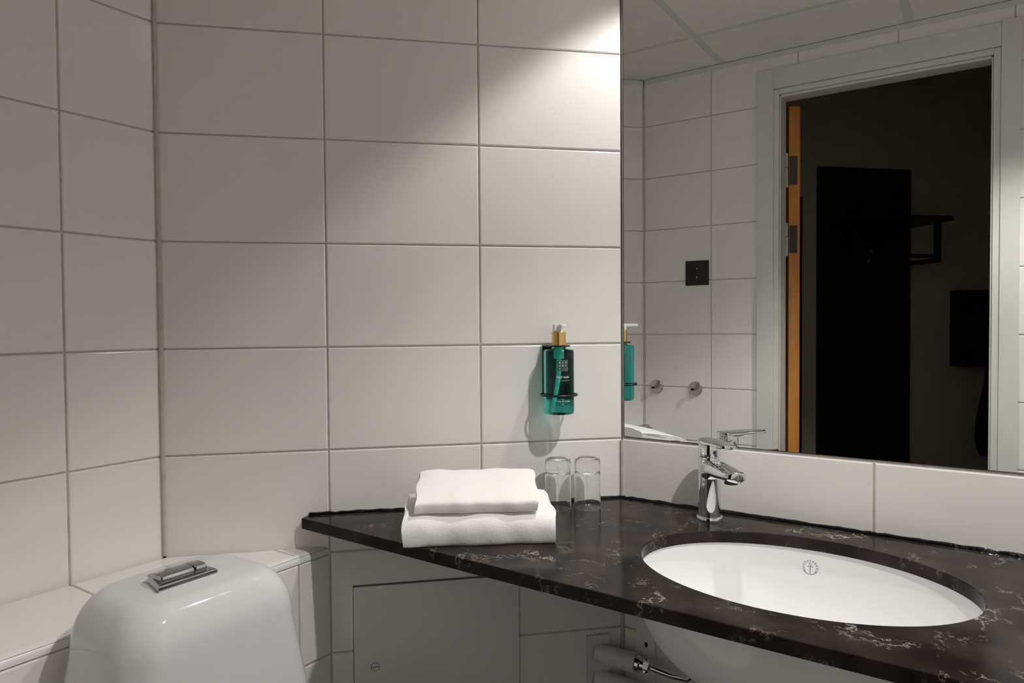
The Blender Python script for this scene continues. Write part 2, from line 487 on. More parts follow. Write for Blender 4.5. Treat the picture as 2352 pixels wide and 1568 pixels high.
# tall black board with hat shelf
t0 = hp(2.085)
rack = thing('coat_rack', 'tall black coat board with hat shelf and rail, seen in the dark doorway', 'coat rack', (*t0, 0), RZH)
W_ = .52
MB().rbox(0, W_, .001, .022, .02, 1.985, .002).build('back_board', M_HALLBLACK, rack)
MB().rbox(.02, W_, .022, .29, 1.690, 1.712, .002).build('hat_shelf', M_HALLBLACK, rack)
for x in (.05, W_ - .03):
    b = MB().rbox(x, x + .025, .20, .222, 1.52, 1.69, .002)
    b.build('bracket', M_HALLBLACK, rack)
    MB().rbox(x, x + .025, .022, .222, 1.50, 1.52, .002).build('bracket_arm', M_HALLBLACK, rack)
MB().tube([(.05, .212, 1.53), (W_ - .01, .212, 1.53)], .010).build('rail', M_HALLBLACK, rack, True)
hg = thing('clothes_hanger', 'black clothes hanger hanging from the rail of the coat board', 'hanger', (*hp(2.085 + .13, .212), 0), RZH)
MB().tube([(0, 0, 1.545), (.014, 0, 1.553), (.022, 0, 1.54), (.014, 0, 1.527), (0, 0, 1.515), (0, 0, 1.49)], .0025, 8).build('hook', M_STEEL, hg, True)
MB().tube([(0, 0, 1.49), (-.10, 0, 1.445), (-.19, 0, 1.40), (-.185, 0, 1.39), (0, 0, 1.392), (.185, 0, 1.39), (.19, 0, 1.40), (.10, 0, 1.445)], .006, 8, True).build('shoulder_bar', M_HALLBLACK, hg, True)
nb = tag(MB().rbox(0, .05, .001, .018, .02, 1.835, .002).rbox(.006, .044, .0175, .020, .05, 1.80, .001).build('narrow_board', M_HALLBLACK, None, loc=(*hp(1.948), 0), rz=RZH), 'narrow black upright board beside the open door leaf', 'board')
bx_ = thing('wall_box', 'black box on the dark hall wall near the right door jamb', 'wall box', (*hp(2.855), 0), RZH)
MB().rbox(0, .30, .001, .10, .985, 1.375, .004).build('body', M_HALLBLACK, bx_)
MB().rbox(.012, .288, .10, .106, .997, 1.363, .002).build('front', M_HALLBLACK, bx_)
gm = thing('hanging_cloth', 'dark cloth hanging below the black wall box in the doorway', 'cloth', (*hp(3.06, .05), 0), RZH)
rg = []
for k in range(12):
    f = k / 11; z = 1.02 - .50 * f
    wx = .03 + .075 * min(1, f * 1.6) - .03 * max(0, f - .85) / .15
    rg.append([(.02 + wx * math.cos(a) * (1 + .12 * math.sin(3 * a + f * 4)), .028 * math.sin(a) * (1 + .2 * math.sin(5 * a)), z) for a in [2 * math.pi * i / 20 for i in range(20)]])
MB().rings(rg).build('fabric', M_DARKCLOTH, gm, True)
MB().tube([(.02, 0, 1.02), (.02, -.02, 1.06), (.02, -.035, 1.05)], .004, 8).build('loop', M_DARKCLOTH, gm, True)

# ------------------------------------------------------------------ mirror
mr = thing('wall_mirror', 'large frameless mirror on the tiled wall above the washbasin', 'mirror', (0, 0, 0))
MX0, MX1, MZ0, MZ1 = .6395, MIR_X1, .9785, 2.10
MB().box(MX0, MX1, .0008, .0056, MZ0, MZ1).build('glass_edge', M_MIRROR_EDGE, mr)
MB().box(MX0 + .0012, MX1 - .0012, .0002, .0007, MZ0 + .0012, MZ1 - .0012).build('silvered_glass', M_MIRROR, mr)
# backing between the wall and the mirror
MB().box(MX0, MX1, .0057, .0080, MZ0 + .01, MZ1 - .01).build('backing', M_DARK, mr)

# ------------------------------------------------------------------ worktop
ct = thing('worktop', 'dark brown veined stone worktop with an oval cut-out', 'worktop', (0, 0, 0))
EC = (1.034, -.2535); EA, EB = .2334, .1702
def ell(k, n=96, c=EC, a=EA, b=EB): return [(c[0] + (a + k) * math.cos(2 * math.pi * i / n), c[1] + (b + k) * math.sin(2 * math.pi * i / n)) for i in range(n)]
outer = [(.1835, -.4545), (.190, -.4725), (.60, -.4845), (1.0, -.4925), (1.45, -.4975), (XR - .002, -.499), (XR - .002, -.003), (A + .001, -.003)]
def fill_mesh():
    bm = bmesh.new()
    def loop(pts, z): 
        vs = [bm.verts.new((x, y, z)) for x, y in pts]
        return vs, [bm.edges.new((vs[i], vs[(i + 1) % len(vs)])) for i in range(len(vs))]
    bv = .0012; zt, zb = ZC, ZC - .020
    o_in = inset(outer, bv)
    T, te = loop(o_in, zt); H, he = loop(ell(bv), zt)
    bmesh.ops.triangle_fill(bm, use_beauty=True, edges=te + he, use_dissolve=False)
    B, be = loop(outer, zb); G, ge = loop(ell(0), zb)
    bmesh.ops.triangle_fill(bm, use_beauty=True, edges=be + ge, use_dissolve=False)
    T2 = [bm.verts.new((x, y, zt - bv)) for x, y in outer]; H2 = [bm.verts.new((x, y, zt - bv)) for x, y in ell(0)]
    for a, b in ((T, T2), (T2, B), (H, H2), (H2, G)):
        n = len(a)
        for i in range(n): bm.faces.new((a[i], a[(i + 1) % n], b[(i + 1) % n], b[i]))
    bmesh.ops.recalc_face_normals(bm, faces=bm.faces)
    me = bpy.data.meshes.new('slab'); bm.to_mesh(me); bm.free()
    me.materials.append(M_STONE); me.shade_smooth(); me.set_sharp_from_angle(angle=math.radians(25))
    return me
obj('slab', fill_mesh(), ct)
def caulk(p, q, seed):
    rnd = random.Random(seed); p, q = Vector(p), Vector(q); L_ = (q - p).length; n = int(L_ / .012)
    pts, rs = [], []
    for i in range(n + 1):
        c = p.lerp(q, i / n)
        pts.append((c.x, c.y, ZC + .0012 + rnd.uniform(-.0005, .0009))); rs.append(.0038 + rnd.uniform(-.0008, .0013))
    MB().tube(pts, rs, 8).build('caulk', M_CAULK, ct, True)
caulk((.186, -.4505), (A, -.0035), 1)
caulk((A, -.0035), (XR - .01, -.0035), 2)

# ------------------------------------------------------------------ washbasin under the cut-out
bs = thing('washbasin', 'white oval undermount washbasin below the stone worktop', 'washbasin', (EC[0], EC[1], 0))
def bowl(a, b, z0, depth, n=72, k=14, e1=.62, e2=.95):
    out = []
    for j in range(k + 1):
        ph = math.pi / 2 * j / k
        r = max(math.cos(ph), 0) ** e1; z = z0 - depth * math.sin(ph) ** e2
        r = max(r, .0)
        out.append([(a * r * math.cos(2 * math.pi * i / n), b * r * math.sin(2 * math.pi * i / n), z) for i in range(n)])
    return out
zr_ = ZC - .0202
inner = bowl(EA + .003, EB + .003, zr_, .150)
outerb = bowl(EA + .012, EB + .012, zr_ - .012, .156)
flange = [[((EA + .030) * math.cos(2 * math.pi * i / 72), (EB + .030) * math.sin(2 * math.pi * i / 72), z) for i in range(72)] for z in (zr_, zr_ - .012)]
inner[-1] = [(.021 * math.cos(2 * math.pi * i / 72), .021 * math.sin(2 * math.pi * i / 72), zr_ - .1505) for i in range(72)]
mbb = MB().rings(outerb[::-1][1:] + [flange[1], flange[0]] + inner, True, True)
bowl_o = mbb.build('bowl', M_BASIN, bs, True, 35)
MB().lathe([(.021, zr_ - .150), (.021, zr_ - .1478), (.017, zr_ - .1465), (.006, zr_ - .1455), (.001, zr_ - .1452)], 32).build('drain', M_CHROME, bs, True)
MB().lathe([(.018, zr_ - .168), (.018, zr_ - .24), (.03, zr_ - .245), (.03, zr_ - .36), (.02, zr_ - .365)], 24).tube([(.03, 0, zr_ - .27), (.03, .10, zr_ - .27), (.03, .24, zr_ - .27)], .016).build('trap', M_CHROME, bs, True)

def text_mesh(s, size, spacing=1.0, bold=0.0):
    cu = bpy.data.curves.new('t', 'FONT'); cu.body = s; cu.size = size; cu.align_x = 'CENTER'; cu.align_y = 'CENTER'
    cu.space_character = spacing; cu.resolution_u = 3; cu.offset = bold
    o = bpy.data.objects.new('t', cu); COL.objects.link(o)
    dg = bpy.context.evaluated_depsgraph_get(); dg.update()
    me = o.evaluated_get(dg).to_mesh()
    vs = [tuple(v.co) for v in me.vertices]; fs = [tuple(p.vertices) for p in me.polygons]
    o.evaluated_get(dg).to_mesh_clear()
    bpy.data.objects.remove(o); bpy.data.curves.remove(cu)
    return vs, fs

# emblem printed on the far inside of the bowl
bm = bmesh.new(); bm.from_mesh(bowl_o.data); bvh = BVHTree.FromBMesh(bm)
def px_ray(x, y): return (fw + (x - 1176) / F_PX * RV + (784 - y) / F_PX * UV).normalized()
off = Vector((EC[0], EC[1], 0))
hit, nor, idx, dist = bvh.ray_cast(CAM - off + px_ray(1861, 1303) * 1.2, px_ray(1861, 1303))
if hit is None: hit, nor = Vector((.1, .14, .78)), Vector((0, -1, .3))
if nor.dot(CAM - off - hit) < 0: nor = -nor
nor.normalize()
ex = Vector((0, 0, 1)).cross(nor).normalized(); ey = nor.cross(ex).normalized()
em = MB()
def put(vs, fs, R=1.0):
    out = []
    for v in vs:
        p = hit + ex * v[0] + ey * v[1]
        h_, n_, i_, d_ = bvh.ray_cast(p + nor * .03, -nor)
        q = h_ if h_ is not None else p
        out.append(q + nor * .0002)
    em.add(out, fs)
word = 'GUSTAVSBERG'
for i, ch in enumerate(word):
    a = math.radians(205 - i * 23.0)
    vs_, fs_ = text_mesh(ch, .0052, 1, .00012)
    ca, sa = math.cos(a - math.pi / 2), math.sin(a - math.pi / 2)
    put([(.0108 * math.cos(a) + v[0] * ca - v[1] * sa, .0108 * math.sin(a) + v[0] * sa + v[1] * ca) for v in vs_], fs_)
def bar(x0, y0, x1, y1, w0):
    dx_, dy_ = x1 - x0, y1 - y0; l = math.hypot(dx_, dy_); nx, ny = -dy_ / l * w0 / 2, dx_ / l * w0 / 2
    put([(x0 + nx, y0 + ny), (x1 + nx, y1 + ny), (x1 - nx, y1 - ny), (x0 - nx, y0 - ny)], [(0, 3, 2, 1)])
bar(0, .0045, 0, -.0105, .0014); bar(-.0045, .0015, .0045, .0015, .0009)
for k in range(16):
    a0, a1 = math.radians(215 + k * 110 / 16), math.radians(215 + (k + 1) * 110 / 16)
    bar(.0118 * math.cos(a0), .0118 * math.sin(a0) + .0005, .0118 * math.cos(a1), .0118 * math.sin(a1) + .0005, .0012)
for k in range(12):
    a0, a1 = math.radians(k * 30), math.radians((k + 1) * 30)
    bar(.0017 * math.cos(a0), .0058 + .0017 * math.sin(a0), .0017 * math.cos(a1), .0058 + .0017 * math.sin(a1), .0007)
for sx in (-1, 1):
    put([(sx * .0100, -.0052), (sx * .0062, -.0072), (sx * .0094, -.0088)], [(0, 1, 2)])
o = em.build('emblem', M_EMBLEM, bs); o['label'] = 'grey printed anchor emblem'
bm.free()

# ------------------------------------------------------------------ faucet
FA = math.radians(-47)
fc = thing('faucet', 'chrome single-lever basin mixer tap on the stone worktop', 'faucet', (.8395, -.054, ZC), FA)
MB().lathe([(.0245, .0002), (.0245, .004), (.0235, .0055), (.021, .006)], 48).build('base_ring', M_CHROME, fc, True, 50)
MB().lathe([(.0208, .0055), (.0206, .06), (.0200, .112)], 48).build('body', M_CHROME, fc, True)
def sec_loft(us, hw, zb, zt, n=28, ex=3.2):
    rings = []
    for u in us:
        a, b0, t0_ = hw(u), zb(u), zt(u); cz, hz = (b0 + t0_) / 2, (t0_ - b0) / 2
        rg = []
        for i in range(n):
            th = 2 * math.pi * i / n; c, s = math.cos(th), math.sin(th)
            rg.append((u, a * math.copysign(abs(c) ** (2 / ex), c), cz + hz * math.copysign(abs(s) ** (2 / ex), s)))
        rings.append(rg)
    return rings
def sm(a, b, x):
    t = min(1, max(0, (x - a) / (b - a))); return t * t * (3 - 2 * t)
SP = .113
def sp_hw(u):
    if u < 0: return math.sqrt(max(.0209 ** 2 - u * u, 1e-7))
    w0 = .0208 + (.0195 - .0208) * u / SP
    t = (u - (SP - .012)) / .012
    return w0 * (math.sqrt(max(1 - t * t, .0)) if t > 0 else 1) + .0006
us = [-.0208, -.0195, -.016, -.01, 0, .01, .02, .03, .045, .06, .075, .09, SP - .012, SP - .009, SP - .006, SP - .003, SP - .0008, SP]
MB().rings(sec_loft(us, sp_hw, lambda u: .072 + .013 * sm(0, .045, u) + .006 * sm(.05, SP, u), lambda u: .1140 - .005 * sm(.02, SP, u), 36, 2.7)).build('spout', M_CHROME, fc, True, 60)
MB().lathe([(.0115, .0845), (.0115, .092), (.0115, .1)], 24, SP - .026).build('aerator', M_DARK, fc, True)
LV = .082
def lv_hw(u):
    if u < 0: return math.sqrt(max(.0213 ** 2 - u * u, 1e-7)) + .0002
    w0 = .0213 + (.0165 - .0213) * u / LV
    t = (u - (LV - .012)) / .012
    return w0 * (math.sqrt(max(1 - t * t, .0)) if t > 0 else 1) + .0005
us = [-.0211, -.0195, -.016, -.01, 0, .006, .012, .017, .021, .025, .03, .036, .045, .055, LV - .012, LV - .008, LV - .004, LV - .001, LV]
MB().rings(sec_loft(us, lv_hw, lambda u: .1395 + .0032 * sm(.018, .034, u), lambda u: .1495 + .001 * sm(0, LV, u), 36, 4.0)).build('lever', M_CHROME, fc, True, 60)
MB().lathe([(.0200, .1165), (.0210, .1172), (.0213, .119), (.0213, .142), (.0209, .1435)], 48).build('handle_cap', M_CHROME, fc, True, 50)
MB().lathe([(.0192, .113), (.0192, .118)], 40).build('neck_ring', M_CHROME, fc, True)
MB().tube([(.0195, 0, .1275), (.0216, 0, .1275)], .0022, 12).build('marker_dot', M_DARK, fc, True)

# ------------------------------------------------------------------ soap bottle in its wall holder
def wb(s, h): return (s * R2 + h * R2, -A + s * R2 - h * R2)      # s from the left corner along the back wall, h off it
BH = .052; BS = .7485
RZB = math.radians(-135)   # local +y = into the room, local x = -s
hl = thing('bottle_holder', 'black metal wall holder gripping the green soap bottle', 'holder', (*wb(BS, 0), 0), RZB)
# the room-side viewer sees local x reversed
MB().rbox(-.0215, .0215, .0006, .0036, 1.068, 1.1745, .0008).build('wall_plate', M_BLACK, hl)
def ring_plate(ri, ro, z0, z1, cy, n=40):
    mb = MB(); rr = []
    for (r, z) in ((ri, z0), (ro, z0), (ro, z1), (ri, z1), (ri, z0)):
        rr.append([(r * math.cos(2 * math.pi * i / n), cy + r * math.sin(2 * math.pi * i / n), z) for i in range(n)])
    return mb.rings(rr, False, False)
MB().rbox(-.0212, .0212, .0006, .038, 1.1715, 1.1745, .0008).build('top_plate', M_BLACK, hl)
ring_plate(.0152, .0225, 1.1716, 1.1744, BH).build('neck_collar', M_BLACK, hl, True, 40)
MB().tube([(.0355 * math.cos(a), BH + .0355 * math.sin(a), 1.0765) for a in [2 * math.pi * i / 48 for i in range(48)]], .0024, 10, True).build('ring', M_BLACK, hl, True)
MB().tube([(0, .002, 1.0765), (0, BH - .0352, 1.0765)], .003, 8).build('ring_arm', M_BLACK, hl, True)

bt = thing('soap_bottle', 'translucent green pump bottle of hand wash held on the tiled wall', 'bottle', (*wb(BS, BH), 0), RZB)
BR = .0302
MB().lathe([(.0005, 1.0435), (.014, 1.0430), (.022, 1.0405), (.0265, 1.0388), (.0288, 1.0400), (BR, 1.0440), (BR, 1.1600), (.0296, 1.1640), (.0275, 1.1662), (.018, 1.1668), (.0142, 1.1678), (.0140, 1.1738), (.0005, 1.1740)], 64).build('bottle_body', M_BOTTLE, bt, True, 50)
MB().tube([(0, 0, 1.172), (0, -.001, 1.14), (.001, 0, 1.11), (.006, .004, 1.08), (.014, .009, 1.052), (.018, .011, 1.0455)], .0036, 12).build('dip_tube', M_TUBE, bt, True)
MB().lathe([(.0075, 1.148), (.0075, 1.1735)], 24).build('pump_barrel', M_TUBE, bt, True)
MB().lathe([(.0142, 1.1746), (.0142, 1.2005), (.0136, 1.2012), (.0120, 1.2012)], 40).build('gold_collar', M_BRASS, bt, True, 40)
nz = MB().lathe([(.0112, 1.2012), (.0108, 1.2130), (.0100, 1.2140)], 32)
nz.rbox(-.0105, .0105, -.0095, .010, 1.2018, 1.2160, .0015)
nz.rbox(-.0050, .0050, .004, .040, 1.2095, 1.2158, .0014)
nz.build('pump_head', M_WHITEP, bt, True, 40)
# prints, bent onto the bottle: u to the viewer's right, facing local +y
def on_bottle(vs, u0, z0, k=.0003):
    out = []
    for v in vs:
        a = (v[0] + u0) / BR
        out.append((-(BR + k) * math.sin(a), (BR + k) * math.cos(a), z0 + v[1]))
    return out
def patch(wd, ht, nx=8):
    vs = []; fs = []
    for i in range(nx + 1): vs += [(-wd / 2 + wd * i / nx, -ht / 2), (-wd / 2 + wd * i / nx, ht / 2)]
    for i in range(nx): fs.append((2 * i, 2 * i + 2, 2 * i + 3, 2 * i + 1))
    return vs, fs
LZ0 = 1.1355
v_, f_ = patch(.0208, .0208); MB().add(on_bottle(v_, 0, LZ0, .0002), f_).build('label_border', M_LABELB, bt)
v_, f_ = patch(.0198, .0198); lab = MB().add(on_bottle(v_, 0, LZ0, .0004), f_).build('label', M_LABEL, bt)
pm = MB()
for r_, row in enumerate(('RIT', 'UAL', 'S')):
    for c_, ch in enumerate(row):
        v_, f_ = text_mesh(ch, .0046, 1, .00008); pm.add(on_bottle(v_, -.0059 + .0059 * c_, LZ0 + .0058 - .0059 * r_, .0007), f_)
for c_ in range(3):
    v_, f_ = patch(.0011, .0006, 1); pm.add(on_bottle(v_, .0015 + .0026 * c_, LZ0 - .0068, .0007), f_)
o = pm.build('label_lettering', M_INK, bt); o['label'] = 'pale lettering on the dark label'
pm = MB()
v_, f_ = text_mesh('hand wash', .0058, 1.05, .00006); pm.add(on_bottle(v_, 0, 1.1133, .0004), f_)
o = pm.build('print', M_INK, bt); o['label'] = 'pale printed words'
for s_, sz, z_ in (('RITUAL OF KARMA', .0033, 1.0660), ('THE', .0024, 1.0698)):
    v_, f_ = text_mesh(s_, sz, 1.1, .00004); o = MB().add(on_bottle(v_, 0, z_, .0004), f_).build('print', M_INK, bt); o['label'] = 'pale printed words'
pm = MB()
v_, f_ = text_mesh('holy lotus & white tea', .0031, 1.05); pm.add(on_bottle(v_, 0, 1.1066, .0004), f_)
pm.build('small_print', mat('dim_print', (.45, .62, .55), .5), bt)
pm = MB(); pm.add(on_bottle([(-.0014, 0), (0, -.0019), (.0014, 0), (0, .0019)], 0, 1.0608, .0004), [(0, 1, 2, 3)]); pm.build('print_mark', M_GOLDINK, bt)

# ------------------------------------------------------------------ two upturned glasses
def glass(x, y, label):
    g = thing('drinking_glass', label, 'glass', (x, y, ZC + .0003), 0, 'upturned glasses on the worktop')
    H_ = .0995
    prof = [(.0250, 0), (.0266, .0), (.0268, .001), (.0256, .070), (.0250, .0735), (.0256, .0770), (.0252, .0945), (.0238, .0985), (.0205, H_), (.0006, H_ - .0006),
            ]
    inn = [(.0006, .0745), (.0175, .0740), (.0222, .0715), (.0236, .066), (.0250, .001)]
    mb = MB()
    rr = [[(r * math.cos(2 * math.pi * i / 56), r * math.sin(2 * math.pi * i / 56), z) for i in range(56)] for r, z in inn + [(.0250, 0)] + prof[1:]]
    mb.rings(rr, True, True)
    mb.build('tumbler', M_GLASS, g, True, 60)
glass(.5645, -.1465, 'clear upturned drinking glass next to the towels')
glass(.6105, -.1090, 'clear upturned drinking glass nearer the mirror corner')

# ------------------------------------------------------------------ folded towels
def towel(name, label, front_l, front_r, depth, height, z0, seed, up, ez=.9, low=.42):
    p, q = Vector(front_l), Vector(front_r); e = (q - p); wd = e.length; ang = math.atan2(e.y, e.x)
    t = thing(name, label, 'towel', (p.x, p.y, z0), ang, 'folded white towels')
    rnd = random.Random(seed)
    ph = [rnd.uniform(0, 6.28) for _ in range(8)]
    # side outline: y = depth, z = height; rounded front, long slope up to the back, folds open at the back
    th = height / 4.1
    def fold(y_front, y_back, zlo, zhi, tk, up, n=12):
        h_ = zhi - zlo; cz = zlo + h_ * low
        def arc(off):
            pts = []
            for k in range(n + 1):
                a = math.radians(-90 + 180 * k / n); c = 1 - math.cos(a)
                if a < 0: pts.append((y_front + off + .006 * c, cz + (h_ * low - off * low) * math.sin(a)))
                elif ez: pts.append((y_front + off + (up - off) * c, cz + (h_ * (1 - low) - off) * math.sin(a) ** ez))
                else: pts.append((y_front + off + (up - off) * (k / n * 2 - 1) ** 2, cz + (h_ * (1 - low) - off) * (k / n * 2 - 1) ** 1.25))
            return pts
        return [(y_back, zlo)] + arc(0) + [(y_back, zhi)] + [(y_back, zhi - tk)] + arc(tk)[::-1] + [(y_back, zlo + tk)]
    pieces = [fold(0, depth, 0, height, th, up), fold(th * 1.02, depth - .004, th * 1.01, height - th * 1.01, th * .97, up * .8)]
    lift = .5
    mb = MB(); NX = 28
    for prof_ in pieces:
        # refine the outline
        pr_ = []
        for i in range(len(prof_)):
            a, b = Vector(prof_[i]), Vector(prof_[(i + 1) % len(prof_)])
            k = max(1, int((b - a).length / .010))
            pr_ += [tuple(a.lerp(b, s / k)) for s in range(k)]
        rg = []
        for i in range(NX + 1):
            f = i / NX; x = wd * f
            edge = min(f, 1 - f)
            ring = []
            for (y, z) in pr_:
                zz = z / height
                wob = .0011 * math.sin(5 * f * 2 + ph[0] + 20 * y) + .0006 * math.sin(23 * f + ph[1]) * (y / depth)
                sag = -.0015 * (1 - min(1, edge / .05)) ** 2 * zz
                dome = .0030 * math.sin(math.pi * f) * zz * lift
                ring.append((x + .0020 * math.sin(60 * y + ph[2] + 70 * z) * (1 if f in (0, 1) else .3) + (.003 * (zz - .5) if f == 1 else 0),
                             y + .0016 * math.sin(7 * f * 2 + ph[3]) + .0007 * math.sin(31 * f + ph[4] + 60 * z),
                             z + (wob * zz + sag + dome) if z > .002 else z))
            rg.append(ring)
        mb.rings(rg)
    mb.build('terry_fabric', M_TOWEL, t, True, 60)
    return t
towel('towel', 'larger white folded towel lying on the stone worktop', (.4780, -.5010), (.6760, -.3420), .172, .050, ZC + .0005, 3, .034)
towel('towel', 'smaller white folded towel on top of the larger one', (.4870, -.4800), (.6500, -.3530), .128, .046, ZC + .0525, 5, .120, 0, .36)

# ------------------------------------------------------------------ toilet
TY = -.781
tl = thing('toilet', 'white ceramic close-coupled toilet in front of the tiled ledge', 'toilet', (LX + .012, TY, 0))
def rr_plan(x0, x1, hy, rb, rf, n=9):
    pts = []
    for cx, cy, r, a0 in ((x1 - rf, -hy + rf, rf, -90), (x1 - rf, hy - rf, rf, 0), (x0 + rb, hy - rb, rb, 90), (x0 + rb, -hy + rb, rb, 180)):
        for k in range(n):
            a = math.radians(a0 + 90 * k / (n - 1)); pts.append((cx + r * math.cos(a), cy + r * math.sin(a)))
    return pts
rgs = []
ZT0, ZT1 = .785, .8585
for z in (.38, .45, .55, .62, .68, .73, ZT0):
    g_ = ZT0 - z
    rgs.append([(x, y, z) for x, y in rr_plan(0, .195 + .06 * g_, .132 + .19 * g_, .055, .050 + .03 * g_)])
for k in range(1, 13):
    th = math.radians(90 * k / 12); c = 1 - math.cos(th); z = ZT0 + (ZT1 - ZT0) * math.sin(th) ** .95
    x0, x1, hy = .03 * c, .195 - .040 * c, .132 - .046 * c
    rgs.append([(x, y, z) for x, y in rr_plan(x0, x1, hy, .055 - .012 * c, .050 - .012 * c)])
for s_, dz in ((.8, .0022), (.55, .0045), (.28, .006), (.05, .0068)):
    cx = (.03 + .155) / 2
    rgs.append([(cx + (x - cx) * s_, y * s_, ZT1 + dz) for x, y in rr_plan(.03, .155, .086, .043, .038)])
MB().rings(rgs).build('tank', M_CERAMIC, tl, True, 60)
# bowl and foot
rgs = []
for z, x1, hy, x0 in ((0, .36, .10, .0), (.02, .36, .10, .0), (.10, .37, .105, .0), (.20, .43, .125, .0), (.29, .56, .165, .0), (.36, .62, .180, .0), (.395, .625, .182, .0)):
    rgs.append([(x, y, z) for x, y in rr_plan(x0, x1, hy, .04, hy * .97)])
MB().rings(rgs).build('pedestal', M_CERAMIC, tl, True, 60)
rgs = [[(x, y, z) for x, y in rr_plan(.20 + i_, .635 - i_, .186 - i_, .05, .178 - i_)] for z, i_ in ((.397, 0), (.412, 0), (.418, .004), (.419, .03))]
MB().rings(rgs).build('seat', M_WHITEP, tl, True, 50)
rgs = [[(x, y, z) for x, y in rr_plan(.20 + i_, .637 - i_, .188 - i_, .05, .180 - i_)] for z, i_ in ((.4195, .002), (.432, 0), (.440, .006), (.443, .04))]
MB().rings(rgs).build('seat_lid', M_WHITEP, tl, True, 50)
# flush plate: front edge straight, back curved
fb = bpy.data.objects.new('flush_button', None); COL.objects.link(fb); fb.parent = tl
fb.location = (.104, -.015, .8662); fb.rotation_euler = (0, math.radians(4), 0)
def plate_outline(hw, xf, xb, bulge):
    pts = [(xf, -hw), (xf, hw)]
    for k in range(13):
        f = k / 12; y = hw - 2 * hw * f
        pts.append((xb - bulge * (1 - (y / hw) ** 2) + (.010 if k in (0, 12) else 0), y * (1 - .10 * (1 if k in (0, 12) else 0) - .05)))
    return pts
o_ = plate_outline(.043, .026, -.014, .013)
rg = [[(x, y, -.006) for x, y in o_], [(x, y, .0030) for x, y in o_], [(x, y, .0055) for x, y in inset(o_, .002)]]
MB().rings(rg).build('plate', M_DCHROME, fb, True, 40)
def key(y0, y1, nm):
    prof = [(.016, .0045), (.0175, .009), (.016, .0125), (.012, .0142), (-.004, .0128), (-.018, .0085), (-.022, .0045)]
    rg = []
    for y in (y0, y0 + .0015, y1 - .0015, y1):
        k = .0012 if y in (y0, y1) else 0
        rg.append([(x * (1 - .03 * (k > 0)), y, max(.0045, z - k)) for x, z in prof])
    MB().rings(rg).build(nm, M_DCHROME, fb, True, 30)
key(-.034, .0135, 'large_key'); key(.0148, .032, 'small_key')

# ------------------------------------------------------------------ under the worktop
# access hatch: local frame of the back wall (x from the mirror corner)
ht = thing('access_hatch', 'white access hatch with a slotted lock low on the tiled wall', 'hatch', (A, 0, 0), RZB)
hx0, hx1, hz0, hz1 = WB - .6735, WB - .3430, .372, .7035
MB().box(hx0 - .0010, hx1 + .0010, .0003, .002, hz0 - .001, hz1 + .0022).build('gap_frame', mat('gap_shade_grey', (.16, .15, .14), .8), ht)  # grey rim painted in for the shaded gap around the hatch panel
MB().rbox(hx0, hx1, .002, .0052, hz0, hz1, .001).build('door_panel', M_PANEL, ht)
lx, lz = WB - .3834, .543
lk = MB().add([], [])
def disc_y(cx, cz, prof, n=28):
    return MB().rings([[(cx + r * math.cos(2 * math.pi * i / n), y, cz + r * math.sin(2 * math.pi * i / n)) for i in range(n)] for r, y in prof], True, True)
disc_y(lx, lz, [(.0105, .005), (.0105, .0058), (.0098, .0060)]).build('lock_rim', M_PANEL, ht, True, 40)
disc_y(lx, lz, [(.0086, .0058), (.0086, .0062)]).build('lock_groove', M_DARK, ht, True, 40)
lo = disc_y(lx, lz, [(.0078, .0060), (.0078, .0066)]).build('lock', M_PANEL, ht, True, 40)
MB().box(lx - .0074, lx + .0074, .0066, .0068, lz - .0007, lz + .0007).build('slot', M_DARK, lo)

# twin supply pipes with covers, coming out of the corner wall parallel to the mirror wall
pp = thing('supply_pipes', 'white twin pipe covers with chrome valves under the worktop', 'pipes', (0, 0, 0))
s0, s1 = .8185, .8662
def wbs(s, h, z): x, y = wb(s, h); return (x, y, z)
mbp = MB(); pts = []
rzp = [(s0, .45), (s1, .45), (s1, .5645), (s0, .5645)]
mbp.add([wbs(s, h, z) for h in (.0004, .007) for s, z in rzp], [(0, 1, 2, 3), (7, 6, 5, 4)] + [(i, (i + 1) % 4, 4 + (i + 1) % 4, 4 + i) for i in range(4)])
mbp.build('wall_rosette', M_GREYP, pp)
for z in (.5265, .4705):
    x0, y0 = wb(.8425, .002)
    MB().tube([(x0, y0, z), (x0 + .088, y0 - .001, z)], .0195, 28).build('pipe_cover', M_GREYP, pp, True, 40)
    v = MB().tube([(x0 + .0885, y0 - .001, z), (x0 + .0895, y0 - .001, z), (x0 + .097, y0 - .001, z)], [.015, .0165, .0165], 24)
    v.tube([(x0 + .097, y0 - .001, z), (x0 + .106, y0 - .001, z)], .012, 24).tube([(x0 + .106, y0 - .001, z), (x0 + .117, y0 - .001, z)], .0135, 6)
    v.build('valve', M_CHROME, pp, True, 30)
    MB().tube([(x0 + .115, y0 - .001, z), (x0 + .14, y0 - .002, z - .002), (x0 + .165, y0 - .004, z - .003), (x0 + .20, y0 - .012, z + .004), (x0 + .225, y0 - .02, z + .03), (x0 + .235, y0 - .024, z + .10), (x0 + .236, y0 - .026, .80 if z > .5 else .79)], .0058, 12).build('chrome_tube', M_CHROME, pp, True)

# white bracket strip on the mirror wall below the worktop
bk = thing('support_bracket', 'white bracket strip with a keyhole on the wall below the worktop', 'bracket', (0, 0, 0))
MB().rbox(.667, .7095, -.005, -.0004, .46, .828, .001).build('strip', M_WHITEP, bk)
MB().box(.667, .7095, -.10, -.005, .823, .8285).build('arm', M_WHITEP, bk)
for z in (.552, .50):
    mb = MB().rings([[(.6905 + .0036 * math.cos(2 * math.pi * i / 16), y, z + .0055 * math.sin(2 * math.pi * i / 16)) for i in range(16)] for y in (-.0050, -.0054)])
    mb.build('keyhole', M_DARK, bk)

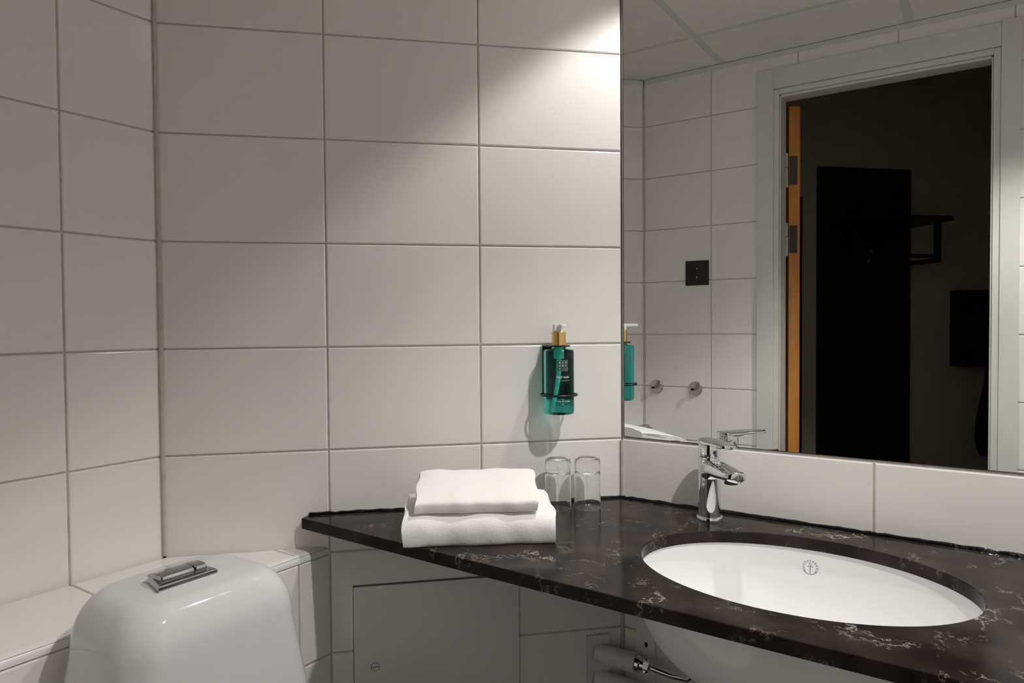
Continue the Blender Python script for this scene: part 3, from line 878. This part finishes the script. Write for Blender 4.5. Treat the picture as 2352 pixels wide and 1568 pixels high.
# ------------------------------------------------------------------ socket and hooks on the door wall
so = thing('wall_socket', 'black square power socket on the tiles beside the doorway', 'socket', (.3835, -D, 1.4025))
MB().rbox(-.0435, .0435, .0004, .0085, -.0455, .0455, .0012).build('cover_plate', M_BLACKP, so)
MB().rings([[(r * math.cos(2 * math.pi * i / 36), y, r * math.sin(2 * math.pi * i / 36)) for i in range(36)] for r, y in ((.0205, .0084), (.0205, .0092), (.0193, .0094), (.0188, .0089), (.0186, .0087))], True, True).build('socket_insert', M_BLACK, so, True, 30)
for x, z, nm, m_ in ((-.0095, 0, 'pin_hole', M_DARK), (.0095, 0, 'pin_hole', M_DARK), (0, .0165, 'earth_clip', M_STEEL), (0, -.0165, 'earth_clip', M_STEEL)):
    MB().rings([[(x + .0026 * math.cos(2 * math.pi * i / 12), y, z + .0026 * math.sin(2 * math.pi * i / 12)) for i in range(12)] for y in (.0088, .0098)]).build(nm, m_, so)
def hook(x, label):
    h = thing('wall_hook', label, 'hook', (x, -D, .9725), 0, 'towel hooks beside the doorway')
    MB().rings([[(r * math.cos(2 * math.pi * i / 40), y, r * math.sin(2 * math.pi * i / 40)) for i in range(40)] for r, y in ((.026, .0004), (.026, .006), (.0245, .0078), (.012, .0082))], True, True).build('rosette', M_STEEL, h, True, 35)
    mb = MB()
    mb.rbox(-.006, .006, .007, .038, -.006, .004, .001)
    mb.rbox(-.006, .006, .032, .038, -.006, .020, .001)
    mb.build('peg', M_STEEL, h)
hook(.2212, 'round steel towel hook nearer the room corner')
hook(.3763, 'round steel towel hook nearer the doorway')

# ------------------------------------------------------------------ ceiling spotlights
def spot(x, y, watts, ang, blend, label):
    t = thing('ceiling_spotlight', label, 'spotlight', (x, y, CEIL), 0, 'recessed ceiling spotlights')
    ring = MB(); n = 40
    ring.rings([[(r * math.cos(2 * math.pi * i / n), r * math.sin(2 * math.pi * i / n), z) for i in range(n)] for r, z in ((.026, -.0012), (.026, -.004), (.038, -.006), (.044, -.0035), (.044, -.0012))], False, False)
    ring.build('trim_ring', M_WHITEP, t, True, 40)
    me = mat('lamp_lens', (.9, .9, .9), .3)
    b = me.node_tree.nodes['Principled BSDF']
    b.inputs['Emission Color'].default_value = (*LAMP_COLOUR, 1); b.inputs['Emission Strength'].default_value = 25
    MB().lathe([(.0255, -.0022), (.0255, -.0014)], 32).build('lens', me, t)
    ld = bpy.data.lights.new('bulb', 'SPOT')
    ld.energy = watts; ld.color = LAMP_COLOUR; ld.spot_size = math.radians(ang); ld.spot_blend = blend; ld.shadow_soft_size = .020
    lo = bpy.data.objects.new('bulb', ld); COL.objects.link(lo); lo.parent = t; lo.location = (0, 0, -.026)
for i, s in enumerate(SPOTS):
    spot(*s, ['recessed ceiling spotlight close above the mirror', 'recessed ceiling spotlight over the middle of the bathroom', 'recessed ceiling spotlight at the far end'][i])
